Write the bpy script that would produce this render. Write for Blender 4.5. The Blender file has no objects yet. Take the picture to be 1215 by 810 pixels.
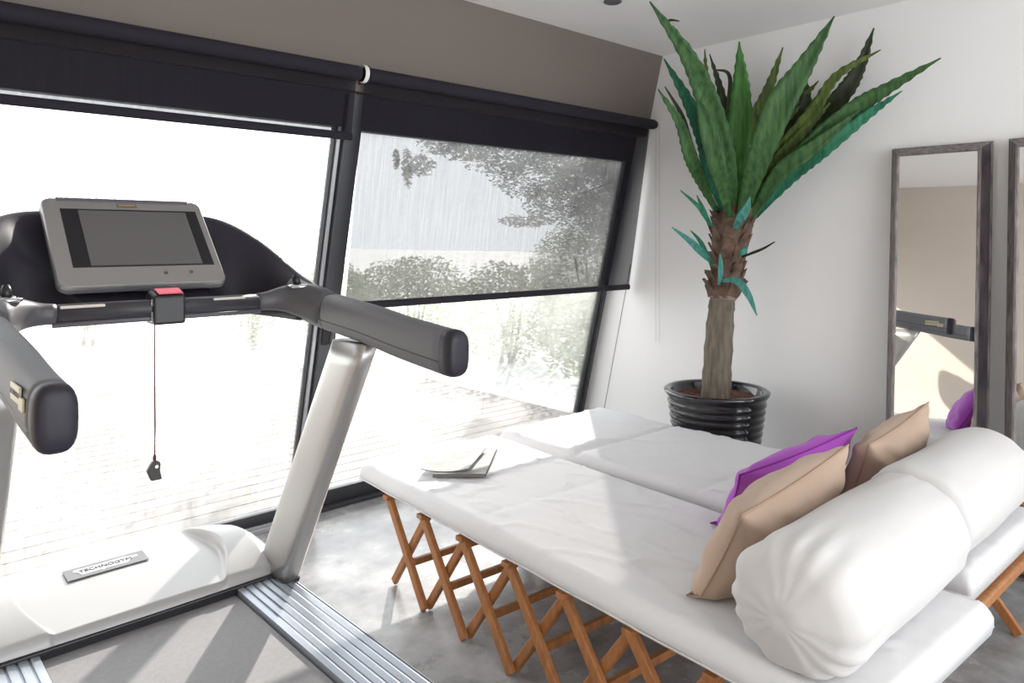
import bpy, bmesh, math, random
from mathutils import Vector, Matrix, noise

SC = bpy.context.scene
COL = SC.collection
# ------------------------------------------------------------------ camera
YAW = math.radians(47.85)
FPX, CXP, HOR, CH = 858.0, 607.5, 284.0, 1.4
cam_d = bpy.data.cameras.new('camera')
cam = bpy.data.objects.new('camera', cam_d); COL.objects.link(cam)
cam.location = (0, 0, CH)
cam.rotation_euler = (math.pi / 2, 0, YAW - math.pi / 2)
cam_d.sensor_width = 36.0
cam_d.lens = FPX / 1215.0 * 36.0
cam_d.shift_y = -(405.0 - HOR) / 1215.0
cam_d.clip_start = 0.05
cam_d.clip_end = 300
SC.camera = cam
# ------------------------------------------------------------------ light
SC.view_settings.view_transform = 'Standard'
SC.view_settings.look = 'None'
SC.view_settings.exposure = 0.0
SC.view_settings.gamma = 1.0
SC.view_settings.use_curve_mapping = False
SC.cycles.max_bounces = 10
SC.cycles.transparent_max_bounces = 24
SC.cycles.sample_clamp_indirect = 6.0
world = bpy.data.worlds.new('sky'); SC.world = world
world.use_nodes = True
wn = world.node_tree
wbg = wn.nodes['Background']
wbg.inputs['Color'].default_value = (0.92, 0.965, 1.0, 1)
wbg.inputs['Strength'].default_value = 3.3
SUN_E = 19.0
sd = bpy.data.lights.new('sun', 'SUN'); sun = bpy.data.objects.new('sun', sd); COL.objects.link(sun)
sd.energy = SUN_E; sd.angle = math.radians(0.9); sd.color = (1.0, 0.94, 0.86)
sun.rotation_euler = Vector((-1.445, -1.195, -1.0)).to_track_quat('-Z', 'Y').to_euler()
sun.location = (8, 8, 7)
ad = bpy.data.lights.new('back_fill_light', 'AREA'); al = bpy.data.objects.new('back_fill_light', ad); COL.objects.link(al)  # added fill lamp behind the camera, brightens the interior
ad.shape = 'RECTANGLE'; ad.size = 3.6; ad.size_y = 2.1; ad.energy = 66; ad.color = (0.97, 0.985, 1.0)
al.location = (1.4, -2.60, 1.35)
al.rotation_euler = Vector((0.05, 1, 0.02)).to_track_quat('-Z', 'Z').to_euler()

# ------------------------------------------------------------------ helpers
V2 = Vector((math.cos(YAW), math.sin(YAW))); R2 = Vector((math.sin(YAW), -math.cos(YAW)))
def at(px, py, t):
    "world point seen at a pixel at depth t along the camera axis"
    u = (px - CXP) / FPX
    d = V2 + R2 * u
    return Vector((d.x * t, d.y * t, CH - (py - HOR) / FPX * t))

def mat(name, color=(.8, .8, .8), rough=.5, metal=0., spec=.5, var=0., vscale=8., bump=0., bscale=40., stretch=(1, 1, 1), color2=None, coat=0., sheen=0.):
    m = bpy.data.materials.new(name); m.use_nodes = True
    nt = m.node_tree; b = nt.nodes['Principled BSDF']
    b.inputs['Base Color'].default_value = (*color, 1)
    b.inputs['Roughness'].default_value = rough
    b.inputs['Metallic'].default_value = metal
    b.inputs['Specular IOR Level'].default_value = spec
    b.inputs['Coat Weight'].default_value = coat
    b.inputs['Sheen Weight'].default_value = sheen
    if var or bump or color2:
        tc = nt.nodes.new('ShaderNodeTexCoord'); mp = nt.nodes.new('ShaderNodeMapping')
        mp.inputs['Scale'].default_value = stretch
        nt.links.new(tc.outputs['Object'], mp.inputs['Vector'])
        if var or color2:
            n = nt.nodes.new('ShaderNodeTexNoise'); n.inputs['Scale'].default_value = vscale; n.inputs['Detail'].default_value = 5
            nt.links.new(mp.outputs[0], n.inputs['Vector'])
            r = nt.nodes.new('ShaderNodeValToRGB')
            c2 = color2 if color2 else tuple(c * (1 - var) for c in color)
            r.color_ramp.elements[0].position = .3; r.color_ramp.elements[1].position = .7
            r.color_ramp.elements[0].color = (*c2, 1); r.color_ramp.elements[1].color = (*color, 1)
            nt.links.new(n.outputs['Fac'], r.inputs['Fac']); nt.links.new(r.outputs[0], b.inputs['Base Color'])
        if bump:
            n2 = nt.nodes.new('ShaderNodeTexNoise'); n2.inputs['Scale'].default_value = bscale; n2.inputs['Detail'].default_value = 4
            nt.links.new(mp.outputs[0], n2.inputs['Vector'])
            bp = nt.nodes.new('ShaderNodeBump'); bp.inputs['Strength'].default_value = bump; bp.inputs['Distance'].default_value = .01
            nt.links.new(n2.outputs['Fac'], bp.inputs['Height']); nt.links.new(bp.outputs[0], b.inputs['Normal'])
    return m

def link(name, me, m=None, parent=None, smooth=False):
    o = bpy.data.objects.new(name, me); COL.objects.link(o)
    if m:
        for mm in (m if isinstance(m, (list, tuple)) else [m]): me.materials.append(mm)
    if parent: o.parent = parent
    if smooth:
        for p in me.polygons: p.use_smooth = True
    return o
def obj(name, bm, m=None, parent=None, smooth=False, bevel=0., seg=2, recalc=True):
    if recalc: bmesh.ops.recalc_face_normals(bm, faces=bm.faces[:])
    me = bpy.data.meshes.new(name); bm.to_mesh(me); bm.free()
    o = link(name, me, m, parent, smooth)
    if bevel:
        md = o.modifiers.new('bevel', 'BEVEL'); md.width = bevel; md.segments = seg; md.limit_method = 'ANGLE'; md.angle_limit = math.radians(35)
    return o
def tag(o, label=None, cat=None, group=None, kind=None):
    if label: o['label'] = label
    if cat: o['category'] = cat
    if group: o['group'] = group
    if kind: o['kind'] = kind
    return o
def thing(name, label, cat, loc=(0, 0, 0), rz=0, group=None, kind=None):
    o = bpy.data.objects.new(name, None); COL.objects.link(o); o.empty_display_size = .1
    o.location = loc; o.rotation_euler = (0, 0, rz)
    return tag(o, label, cat, group, kind)
def box(bm, a, b):
    x0, y0, z0 = a; x1, y1, z1 = b
    vs = [bm.verts.new(p) for p in ((x0, y0, z0), (x1, y0, z0), (x1, y1, z0), (x0, y1, z0), (x0, y0, z1), (x1, y0, z1), (x1, y1, z1), (x0, y1, z1))]
    for f in ((0, 3, 2, 1), (4, 5, 6, 7), (0, 1, 5, 4), (1, 2, 6, 5), (2, 3, 7, 6), (3, 0, 4, 7)): bm.faces.new([vs[i] for i in f])
    return vs
def bar(bm, p, q, w, d, side=(1, 0, 0)):
    "square bar from p to q; w along side, d across"
    p = Vector(p); q = Vector(q); a = (q - p).normalized(); s = Vector(side); s = (s - a * s.dot(a)).normalized(); n = a.cross(s)
    vs = []
    for c in (p, q):
        for i, j in ((-1, -1), (1, -1), (1, 1), (-1, 1)): vs.append(bm.verts.new(c + s * (i * w / 2) + n * (j * d / 2)))
    for f in ((0, 1, 2, 3), (7, 6, 5, 4), (0, 4, 5, 1), (1, 5, 6, 2), (2, 6, 7, 3), (3, 7, 4, 0)): bm.faces.new([vs[i] for i in f])
def loft(bm, rings, closed=True, caps=True):
    R = [[bm.verts.new(p) for p in r] for r in rings]
    n = len(R[0])
    for a, b in zip(R, R[1:]):
        for i in range(n if closed else n - 1):
            j = (i + 1) % n; bm.faces.new((a[i], a[j], b[j], b[i]))
    if caps and closed:
        bm.faces.new(R[0][::-1]); bm.faces.new(R[-1])
    return R
def catmull(pts, n):
    "smooth resample of a list of tuples"
    P = [list(p) for p in pts]; P = [[2 * a - b for a, b in zip(P[0], P[1])]] + P + [[2 * a - b for a, b in zip(P[-1], P[-2])]]
    out = []; S = len(pts) - 1
    for k in range(n + 1):
        s = k / n * S; i = min(int(s), S - 1); f = s - i
        a, b, c, d = P[i:i + 4]
        out.append(tuple(.5 * (2 * b[q] + (c[q] - a[q]) * f + (2 * a[q] - 5 * b[q] + 4 * c[q] - d[q]) * f * f + (3 * b[q] - a[q] - 3 * c[q] + d[q]) * f ** 3) for q in range(len(b))))
    return out
def tube(bm, pts, rad, n=12, caps=True, ref=(0, 0, 1)):
    pts = [Vector(p) for p in pts]; rings = []
    for i, p in enumerate(pts):
        a = (pts[min(i + 1, len(pts) - 1)] - pts[max(i - 1, 0)]).normalized()
        s = a.cross(Vector(ref))
        if s.length < 1e-3: s = a.cross(Vector((1, 0, 0)))
        s.normalize(); t = s.cross(a).normalized(); r = rad[i] if isinstance(rad, (list, tuple)) else rad
        rings.append([p + s * (r * math.cos(2 * math.pi * k / n)) + t * (r * math.sin(2 * math.pi * k / n)) for k in range(n)])
    return loft(bm, rings, True, caps)
def lathe(bm, prof, n=48, c=(0, 0)):
    rings = [[Vector((c[0] + r * math.cos(2 * math.pi * k / n), c[1] + r * math.sin(2 * math.pi * k / n), z)) for k in range(n)] for r, z in prof]
    return loft(bm, rings, True, True)
def sellipse(w, h, e, n):
    out = []
    for k in range(n):
        a = 2 * math.pi * k / n; c, s = math.cos(a), math.sin(a)
        out.append((w / 2 * math.copysign(abs(c) ** e, c), h / 2 * math.copysign(abs(s) ** e, s)))
    return out
def text_mesh(name, s, size, m, parent, matrix, ext=.0006):
    cu = bpy.data.curves.new(name, 'FONT'); cu.body = s; cu.size = size; cu.extrude = ext; cu.align_x = 'CENTER'; cu.align_y = 'CENTER'
    tmp = bpy.data.objects.new('tmp', cu); COL.objects.link(tmp)
    dg = bpy.context.evaluated_depsgraph_get(); me = bpy.data.meshes.new_from_object(tmp.evaluated_get(dg))
    bpy.data.objects.remove(tmp); me.transform(matrix)
    return link(name, me, m, parent)

# ------------------------------------------------------------------ materials
M = {}
def wallmat(name, c, rough=.7): return mat(name, c, rough, spec=.25, var=.03, vscale=1.3, bump=.04, bscale=60)
M['white_wall'] = wallmat('white_plaster', (.91, .905, .90))
M['ceiling'] = wallmat('ceiling_paint', (.91, .90, .89))
M['brown'] = mat('taupe_paint', (.185, .155, .135), .6, spec=.3, var=.04, vscale=2)
M['alu'] = mat('anthracite_aluminium', (.075, .077, .085), .38, spec=.5, bump=.02, bscale=200)
M['alu_dark'] = mat('black_gasket', (.008, .008, .009), .6)
M['alu_bright'] = mat('bare_aluminium_edge', (.55, .57, .60), .35, metal=.6)
M['roller'] = mat('blind_tube_fabric', (.022, .020, .028), .75, spec=.2, bump=.1, bscale=400)
M['white_plastic'] = mat('white_plastic', (.85, .84, .80), .4)
M['teak'] = mat('oiled_teak', (.46, .205, .075), .42, spec=.4, color2=(.33, .125, .04), vscale=9, stretch=(6, 6, 1), bump=.06, bscale=60)
M['cotton'] = mat('white_canvas', (.75, .745, .755), .85, spec=.15, var=.025, vscale=5, bump=.22, bscale=14, sheen=.1)
M['cotton_warm'] = mat('white_bolster_cotton', (.66, .645, .635), .85, spec=.15, var=.02, vscale=5, bump=.2, bscale=10, sheen=.1)
M['beige'] = mat('beige_cotton', (.50, .37, .285), .85, spec=.12, var=.07, vscale=5, bump=.25, bscale=12, sheen=.15)
M['beige_seam'] = mat('beige_piping', (.42, .29, .21), .85, spec=.1)
M['purple'] = mat('purple_cotton', (.40, .075, .48), .7, spec=.2, var=.12, vscale=6, bump=.3, bscale=12, sheen=.2)
M['purple_seam'] = mat('purple_piping', (.26, .04, .33), .8, spec=.1)
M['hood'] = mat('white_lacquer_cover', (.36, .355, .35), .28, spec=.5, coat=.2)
M['post'] = mat('silver_satin_paint', (.50, .49, .475), .34, metal=.7, spec=.5)
M['rail'] = mat('ribbed_aluminium', (.34, .37, .42), .34, metal=.5, bump=.03, bscale=150, stretch=(1, .05, 1))
M['belt'] = mat('treadmill_belt_rubber', (.25, .245, .25), .6, spec=.35, var=.12, vscale=60, bump=.25, bscale=350)
M['black'] = mat('black_plastic', (.012, .011, .014), .4, spec=.5)
M['shell'] = mat('dark_plum_plastic', (.022, .020, .030), .5, spec=.4, bump=.02, bscale=500)
M['arm'] = mat('dark_grey_soft_rubber', (.155, .155, .168), .5, spec=.4, bump=.03, bscale=500)
M['bar'] = mat('dark_bar_rubber', (.045, .044, .052), .45)
M['elbow'] = mat('elbow_plastic', (.085, .084, .092), .45)
M['silver'] = mat('silver_bezel', (.36, .35, .34), .38, metal=.5)
M['lip'] = mat('grey_purple_plastic', (.13, .125, .145), .42)
M['screen'] = mat('switched_off_screen', (.13, .122, .125), .22, spec=.6)
M['label'] = mat('pale_label', (.62, .56, .50), .5)
M['logo_gold'] = mat('pale_gold_badge', (.55, .50, .33), .4, metal=.2)
M['red'] = mat('red_label', (.62, .07, .12), .45)
M['cord'] = mat('dark_red_cord', (.10, .030, .032), .6)
M['clip'] = mat('dark_brown_clip', (.05, .042, .04), .45)
M['chrome'] = mat('chrome', (.75, .76, .78), .15, metal=1.)
M['pot'] = mat('glazed_black_pot', (.010, .009, .012), .16, spec=.6, coat=.4)
M['soil'] = mat('potting_bark', (.17, .075, .05), .9, var=.5, vscale=40, bump=.8, bscale=60)
M['frame'] = mat('brushed_dark_wood_frame', (.27, .235, .225), .5, metal=.2, color2=(.10, .085, .085), vscale=14, stretch=(4, 4, 1), bump=.2, bscale=30)
M['frame_shaded'] = mat('carved_frame_shaded', (.12, .095, .10), .35, metal=.3, color2=(.03, .025, .035), vscale=12, bump=.7, bscale=30, stretch=(1, 1, .5))  # darker frame tone, shade put into the colour
M['mirror'] = mat('mirror_silver', (.93, .94, .94), .0, metal=1.)
M['paper'] = mat('newsprint', (.58, .57, .56), .7, spec=.2, var=.35, vscale=9)
M['paper_edge'] = mat('paper_edge_grey', (.16, .15, .14), .8)
M['deck'] = mat('weathered_deck_board', (.088, .078, .072), .75, color2=(.036, .031, .028), vscale=4, stretch=(.4, 9, 1), bump=.3, bscale=20)
M['gravel'] = mat('pale_ground', (.50, .51, .50), .9, var=.08, vscale=3)
M['bark'] = mat('grey_tree_bark', (.30, .27, .23), .9, var=.4, vscale=10)

def leafmat(name, a, b, trans=.25, rough=.45):
    m = mat(name, tuple(c * 1.15 for c in a), rough, spec=.35, color2=tuple(c * .6 for c in b), vscale=6, stretch=(9, 9, .7), bump=.25, bscale=40)
    nt = m.node_tree; out = nt.nodes['Material Output']; bs = nt.nodes['Principled BSDF']
    tr = nt.nodes.new('ShaderNodeBsdfTranslucent'); tr.inputs['Color'].default_value = (*a, 1)
    mx = nt.nodes.new('ShaderNodeMixShader'); mx.inputs[0].default_value = trans
    nt.links.new(bs.outputs[0], mx.inputs[1]); nt.links.new(tr.outputs[0], mx.inputs[2]); nt.links.new(mx.outputs[0], out.inputs['Surface'])
    return m
M['leaf'] = leafmat('agave_green', (.085, .20, .060), (.035, .115, .040))
M['leaf_bright'] = leafmat('agave_bright_green', (.075, .25, .045), (.04, .15, .02))
M['leaf_olive'] = leafmat('agave_olive', (.14, .20, .04), (.05, .09, .02))
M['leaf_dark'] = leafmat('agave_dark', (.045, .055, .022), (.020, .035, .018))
M['leaf_teal'] = leafmat('agave_blue_green', (.05, .28, .16), (.03, .17, .09))
M['leaf_pale'] = leafmat('agave_pale_turquoise', (.12, .42, .36), (.07, .30, .25))
M['trunk'] = mat('agave_trunk', (.23, .195, .15), .85, color2=(.10, .082, .06), vscale=12, stretch=(4, 4, .6), bump=.7, bscale=30)
M['scale'] = mat('dead_leaf_stubs', (.20, .125, .085), .85, color2=(.06, .035, .028), vscale=16, bump=.6, bscale=50)
M['fol_far'] = leafmat('shrub_foliage', (.38, .41, .30), (.25, .28, .20), .42, .7)
M['fol_tree'] = leafmat('tree_foliage', (.46, .48, .47), (.30, .32, .32), .45, .7)  # paled towards grey, haze put into the foliage colour

# ribbed: fine weave screen of the blinds, seen through
def screenmat():
    m = bpy.data.materials.new('woven_blind_screen'); m.use_nodes = True; nt = m.node_tree
    for n in list(nt.nodes): nt.nodes.remove(n)
    out = nt.nodes.new('ShaderNodeOutputMaterial')
    t = nt.nodes.new('ShaderNodeBsdfTransparent'); d = nt.nodes.new('ShaderNodeBsdfDiffuse'); d.inputs['Color'].default_value = (.02, .018, .025, 1)
    mx = nt.nodes.new('ShaderNodeMixShader')
    tc = nt.nodes.new('ShaderNodeTexCoord'); mp = nt.nodes.new('ShaderNodeMapping'); mp.inputs['Scale'].default_value = (30, 1, 1.2)
    n = nt.nodes.new('ShaderNodeTexNoise'); n.inputs['Scale'].default_value = 3
    r = nt.nodes.new('ShaderNodeMapRange'); r.inputs['From Min'].default_value = .3; r.inputs['From Max'].default_value = .7
    r.inputs['To Min'].default_value = .735; r.inputs['To Max'].default_value = .77
    nt.links.new(tc.outputs['Object'], mp.inputs[0]); nt.links.new(mp.outputs[0], n.inputs[0]); nt.links.new(n.outputs['Fac'], r.inputs['Value'])
    nt.links.new(r.outputs[0], mx.inputs[0]); nt.links.new(t.outputs[0], mx.inputs[1]); nt.links.new(d.outputs[0], mx.inputs[2]); nt.links.new(mx.outputs[0], out.inputs[0])
    return m
M['screenfab'] = screenmat()
def glassmat():
    "clear pane with dried salt, dust and rain streaks that catch the sun"
    m = bpy.data.materials.new('salt_streaked_glass'); m.use_nodes = True; nt = m.node_tree
    for n in list(nt.nodes): nt.nodes.remove(n)
    N = nt.nodes.new; L = nt.links.new
    out = N('ShaderNodeOutputMaterial')
    t = N('ShaderNodeBsdfTransparent'); tl = N('ShaderNodeBsdfTranslucent'); tl.inputs['Color'].default_value = (.95, .95, .95, 1)
    g = N('ShaderNodeBsdfGlossy'); g.inputs['Roughness'].default_value = .0
    tc = N('ShaderNodeTexCoord')
    def nz(scale, st, det=6, rot=0):
        mp = N('ShaderNodeMapping'); mp.inputs['Scale'].default_value = st; mp.inputs['Rotation'].default_value = (0, rot, 0)
        n = N('ShaderNodeTexNoise'); n.inputs['Scale'].default_value = scale; n.inputs['Detail'].default_value = det; n.inputs['Roughness'].default_value = .7
        L(tc.outputs['Object'], mp.inputs[0]); L(mp.outputs[0], n.inputs[0]); return n.outputs['Fac']
    a = nz(4, (16, 1, 2.2), 8); b = nz(1.3, (1, 1, 1)); c = nz(12, (1.2, 1, 7), 8, .18)
    def mth(op, x, y):
        k = N('ShaderNodeMath'); k.operation = op
        for i, q in enumerate((x, y)):
            if isinstance(q, (int, float)): k.inputs[i].default_value = q
            else: L(q, k.inputs[i])
        return k.outputs[0]
    s = mth('ADD', mth('ADD', mth('MULTIPLY', a, .55), mth('MULTIPLY', b, .9)), mth('MULTIPLY', c, .35))
    r = N('ShaderNodeMapRange'); r.inputs['From Min'].default_value = .68; r.inputs['From Max'].default_value = 1.12
    r.inputs['To Min'].default_value = .005; r.inputs['To Max'].default_value = .15
    L(s, r.inputs['Value'])
    mx = N('ShaderNodeMixShader'); L(r.outputs[0], mx.inputs[0]); L(t.outputs[0], mx.inputs[1]); L(tl.outputs[0], mx.inputs[2])
    fr = N('ShaderNodeFresnel'); fr.inputs['IOR'].default_value = 1.35
    m2 = N('ShaderNodeMixShader'); L(mth('MULTIPLY', fr.outputs[0], .6), m2.inputs[0]); L(mx.outputs[0], m2.inputs[1]); L(g.outputs[0], m2.inputs[2])
    L(m2.outputs[0], out.inputs[0]); return m
M['glass'] = glassmat()
def floormat():
    m = mat('polished_concrete', (.40, .39, .38), .3, spec=.5); nt = m.node_tree; b = nt.nodes['Principled BSDF']; N = nt.nodes.new; L = nt.links.new
    tc = N('ShaderNodeTexCoord')
    n1 = N('ShaderNodeTexNoise'); n1.inputs['Scale'].default_value = 2.2; n1.inputs['Detail'].default_value = 9; n1.inputs['Roughness'].default_value = .65
    n2 = N('ShaderNodeTexNoise'); n2.inputs['Scale'].default_value = 14; n2.inputs['Detail'].default_value = 6
    L(tc.outputs['Object'], n1.inputs[0]); L(tc.outputs['Object'], n2.inputs[0])
    r1 = N('ShaderNodeValToRGB'); r1.color_ramp.elements[0].position = .34; r1.color_ramp.elements[1].position = .66
    r1.color_ramp.elements[0].color = (.21, .21, .215, 1); r1.color_ramp.elements[1].color = (.50, .50, .505, 1)
    L(n1.outputs['Fac'], r1.inputs[0])
    r2 = N('ShaderNodeValToRGB'); r2.color_ramp.elements[0].position = .3; r2.color_ramp.elements[1].position = .7
    r2.color_ramp.elements[0].color = (.78, .78, .78, 1); r2.color_ramp.elements[1].color = (1, 1, 1, 1)
    L(n2.outputs['Fac'], r2.inputs[0])
    mx = N('ShaderNodeMixRGB'); mx.blend_type = 'MULTIPLY'; mx.inputs[0].default_value = 1; L(r1.outputs[0], mx.inputs[1]); L(r2.outputs[0], mx.inputs[2]); L(mx.outputs[0], b.inputs['Base Color'])
    mr = N('ShaderNodeMapRange'); mr.inputs['To Min'].default_value = .10; mr.inputs['To Max'].default_value = .42; L(n1.outputs['Fac'], mr.inputs['Value']); L(mr.outputs[0], b.inputs['Roughness'])
    bp = N('ShaderNodeBump'); bp.inputs['Strength'].default_value = .12; bp.inputs['Distance'].default_value = .01; L(n2.outputs['Fac'], bp.inputs['Height']); L(bp.outputs[0], b.inputs['Normal'])
    return m
M['floor'] = floormat()

# ------------------------------------------------------------------ room shell
XW, XL, YB, ZC = 3.75, -0.72, -2.7, 2.55
FK = .25                                   # the glazed side leans in: y = 3.37 - .25 z
def fy(z): return 3.37 - FK * z
def struct(name, bm, m, parent=None, bevel=0): return tag(obj(name, bm, m, parent, bevel=bevel), kind='structure')
bm = bmesh.new(); box(bm, (XL - .2, YB - .2, -.15), (XW + .2, 3.5, 0)); struct('floor', bm, M['floor'])
bm = bmesh.new(); box(bm, (XL - .2, YB - .2, ZC), (XW + .2, 3.3, ZC + .15)); struct('ceiling', bm, M['ceiling'])
bm = bmesh.new()
loft(bm, [[Vector((x, y, z)) for y, z in ((YB - .2, -.15), (3.5, -.15), (3.5, 0), (fy(ZC) + .12, ZC), (YB - .2, ZC))] for x in (XW, XW + .2)])
struct('wall_right', bm, M['white_wall'])
# taupe panel above the glazing, coplanar with it
def slab(bm, x0, x1, z0, z1, d0, d1):
    "a piece of the leaning facade: depth d measured along y from the facade plane"
    loft(bm, [[Vector((x, fy(z) + d, z)) for z, d in ((z0, d0), (z0, d1), (z1, d1), (z1, d0))] for x in (x0, x1)])
bm = bmesh.new(); slab(bm, XL - .2, XW, 2.06, ZC, 0.0, .15); struct('wall_window_side', bm, M['brown'])
# left wall, beige
bm = bmesh.new()
loft(bm, [[Vector((x, y, z)) for y, z in ((YB - .2, -.15), (3.5, -.15), (3.5, 0), (fy(ZC) + .12, ZC), (YB - .2, ZC))] for x in (XL - .2, XL)])
struct('wall_left', bm, mat('beige_plaster', (.60, .52, .45), .65, spec=.25, var=.04, vscale=2))
# unseen back wall; the wide opening is added to house the fill lamp
bm = bmesh.new()
box(bm, (XL, YB - .2, 0), (-.45, YB, ZC)); box(bm, (3.3, YB - .2, 0), (XW, YB, ZC)); box(bm, (-.45, YB - .2, 2.42), (3.3, YB, ZC)); box(bm, (-.45, YB - .2, 0), (3.3, YB, .28))
struct('wall_back', bm, M['white_wall'])
# plaster reveal joint on the white wall beside the window
bm = bmesh.new()
p = [(3.225, .30), (3.043, 1.11)]
bar(bm, (XW - .0005, 3.27, .0), (XW - .0005, 2.985, 1.24), .004, .003); struct('trim_1', bm, mat('dark_joint_line', (.25, .24, .23), .8))

# glazing: sliding leaf (left) and fixed leaf (right)
def facade_part(name, x0, x1, z0, z1, d0, d1, m, parent, bevel=.003):
    bm = bmesh.new(); slab(bm, x0, x1, z0, z1, d0, d1); return obj(name, bm, m, parent, bevel=bevel)
w1 = thing('window_1', None, None, kind='structure'); w2 = thing('window_2', None, None, kind='structure')
for w, x0, x1, lj, rj, d in ((w1, -.71, 1.665, .09, .075, .03), (w2, 1.625, 3.745, .07, .055, .075)):
    lo, hi = (.02, .085) if w is w1 else (.012, .10)
    facade_part('bottom_rail', x0, x1, lo, hi, d, d + .05, M['alu'], w)
    facade_part('top_rail', x0, x1, 1.905, 2.06, d, d + .05, M['alu'], w)
    facade_part('stile', x0, x0 + lj, hi, 1.905, d, d + .05, M['alu'], w)
    facade_part('stile', x1 - rj, x1, hi, 1.905, d, d + .05, M['alu'], w)
    facade_part('glass_pane', x0 + lj - .005, x1 - rj + .005, hi - .005, 1.91, d + .022, d + .028, M['glass'], w, 0)
    facade_part('gasket', x1 - rj - .006, x1 - rj, hi, 1.905, d - .001, d + .04, M['alu_dark'], w, 0)
facade_part('bright_edge', 1.592, 1.608, .085, 1.905, .018, .032, M['alu_bright'], w1, .001)
facade_part('meeting_stile', 1.618, 1.70, .085, 2.05, .0, .03, M['alu'], w1)
facade_part('gasket', 3.69, 3.70, .1, 1.9, .060, .078, M['alu_dark'], w2, 0)
h = facade_part('pull_handle', 1.625, 1.65, .90, 1.12, -.022, -.004, M['black'], w1, .004)
facade_part('handle_recess', 1.655, 1.672, .90, 1.12, -.006, .002, M['alu_dark'], w1, .002)
bm = bmesh.new(); box(bm, (XL, 3.345, 0), (1.72, 3.40, .022)); box(bm, (XL, 3.36, .022), (1.66, 3.375, .035)); struct('trim_2', bm, M['alu_bright'], bevel=.002)
bm = bmesh.new(); box(bm, (XL, 3.40, 0), (XW, 3.52, .02)); struct('trim_3', bm, M['alu'], bevel=.002)
bm = bmesh.new(); box(bm, (1.64, 3.322, 0), (1.69, 3.40, .045)); struct('trim_4', bm, M['alu'], bevel=.004)
bm = bmesh.new(); lathe(bm, [(.0, -.004), (.004, -.004), (.006, 0)], 10); o = struct('trim_5', bm, M['white_plastic']); o.location = at(198, 40, 2.15)
z_ = o.location.z; q = at(198, 40, 1); dd = Vector((q.x, q.y, q.z - CH)); tt = (3.37 - FK * CH) / (dd.y + FK * dd.z); o.location = Vector((0, 0, CH)) + dd * (tt * .998)

# ------------------------------------------------------------------ roller blinds
def by(z): return 2.815 + (2.10 - z) * .165     # the hanging screen, a hand's breadth inside the glass
def blind(name, x0, x1, zb, label, chain):
    t = thing(name, label, 'roller blind', ((x0 + x1) / 2, 0, 0)); cx = (x0 + x1) / 2
    bm = bmesh.new(); yr, zr = fy(2.13) - .05, 2.125
    tube(bm, [(x0 - cx, yr, zr), (x1 - cx, yr, zr)], .031, 24); obj('roller_tube', bm, M['roller'], t, True, bevel=.002)
    # woven screen hanging along the leaning glass
    bm = bmesh.new(); nx, nz = 40, 16; g = []
    for i in range(nx + 1):
        row = []
        for j in range(nz + 1):
            x = x0 + (x1 - x0) * i / nx; z = zr + (zb - zr) * j / nz
            y = by(z) + .003 * math.sin(x * 5) * j / nz
            row.append(bm.verts.new((x - cx, y, z)))
        g.append(row)
    for i in range(nx):
        for j in range(nz): bm.faces.new((g[i][j], g[i + 1][j], g[i + 1][j + 1], g[i][j + 1]))
    obj('blind_screen', bm, M['screenfab'], t, True)
    bm = bmesh.new(); yb = by(zb)
    rings = [[Vector((x - cx, yb + a, zb - .006 + b)) for a, b in sellipse(.022, .036, .8, 14)] for x in (x0, x1)]
    loft(bm, rings); obj('bottom_bar', bm, M['roller'], t, True, bevel=.002)
    bm = bmesh.new(); box(bm, (x0 - cx - .012, yr - .028, zr - .036), (x0 - cx - .002, fy(2.13) + .03, zr + .036)); obj('bracket', bm, M['black'], t, bevel=.006)
    if chain:
        bm = bmesh.new()
        for dy in (-.012, -.038):
            tube(bm, [(x1 - cx + .012, yr + dy, zr), (x1 - cx + .012, yr + dy, .75)], .0014, 6)
        obj('bead_chain', bm, mat('grey_chain', (.55, .53, .52), .5), t)
        bm = bmesh.new(); tube(bm, [(x1 - cx, yr, zr), (x1 - cx + .022, yr, zr)], .026, 20); obj('end_cap', bm, M['black'], t, True, bevel=.004)
        bm = bmesh.new(); tube(bm, [(x1 - cx + .02, yr, zr), (x1 - cx + .030, yr, zr)], .036, 24); obj('end_bracket', bm, M['white_plastic'], t, True, bevel=.003)
    return t
blind('roller_blind', -.68, 1.625, 1.862, 'dark woven roller blind nearly fully rolled up above the treadmill', False)
blind('roller_blind', 1.665, 3.725, 1.098, 'dark see-through roller blind lowered halfway over the right window', True)
bm = bmesh.new(); yr = fy(2.13) - .05
pts = [(0, yr + .036 * math.cos(a), 2.125 + .036 * math.sin(a)) for a in [math.radians(x) for x in range(60, 301, 12)]]
rings = [[Vector((x, y, z)) for x, y, z in ((-.010, p[1], p[2]), (.010, p[1], p[2]), (.010, yr + (p[1] - yr) * 1.09, 2.125 + (p[2] - 2.125) * 1.09), (-.010, yr + (p[1] - yr) * 1.09, 2.125 + (p[2] - 2.125) * 1.09))] for p in pts]
loft(bm, rings); o = obj('roller_bracket', bm, M['white_plastic'], None, True, bevel=.002); o.location.x = 1.645
tag(o, 'white plastic hook bracket between the two blind rollers', 'bracket')

# recessed ceiling spot
sp = thing('ceiling_spotlight', 'small recessed spotlight in the ceiling at the top edge of the photo', 'ceiling light', (2.86, 2.10, ZC))
q = at(727, 1.0, 1); dz = (ZC - CH) / (q.z - CH); sp.location = (q.x * dz, q.y * dz, ZC)
bm = bmesh.new(); lathe(bm, [(.030, -.001), (.042, -.001), (.044, -.006), (.038, -.010), (.030, -.006)], 32); obj('trim_ring', bm, M['lip'], sp, True)
bm = bmesh.new(); lathe(bm, [(.0, -.0045), (.030, -.0045), (.030, -.002), (0, -.002)], 24); obj('lens', bm, M['chrome'], sp)

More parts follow.
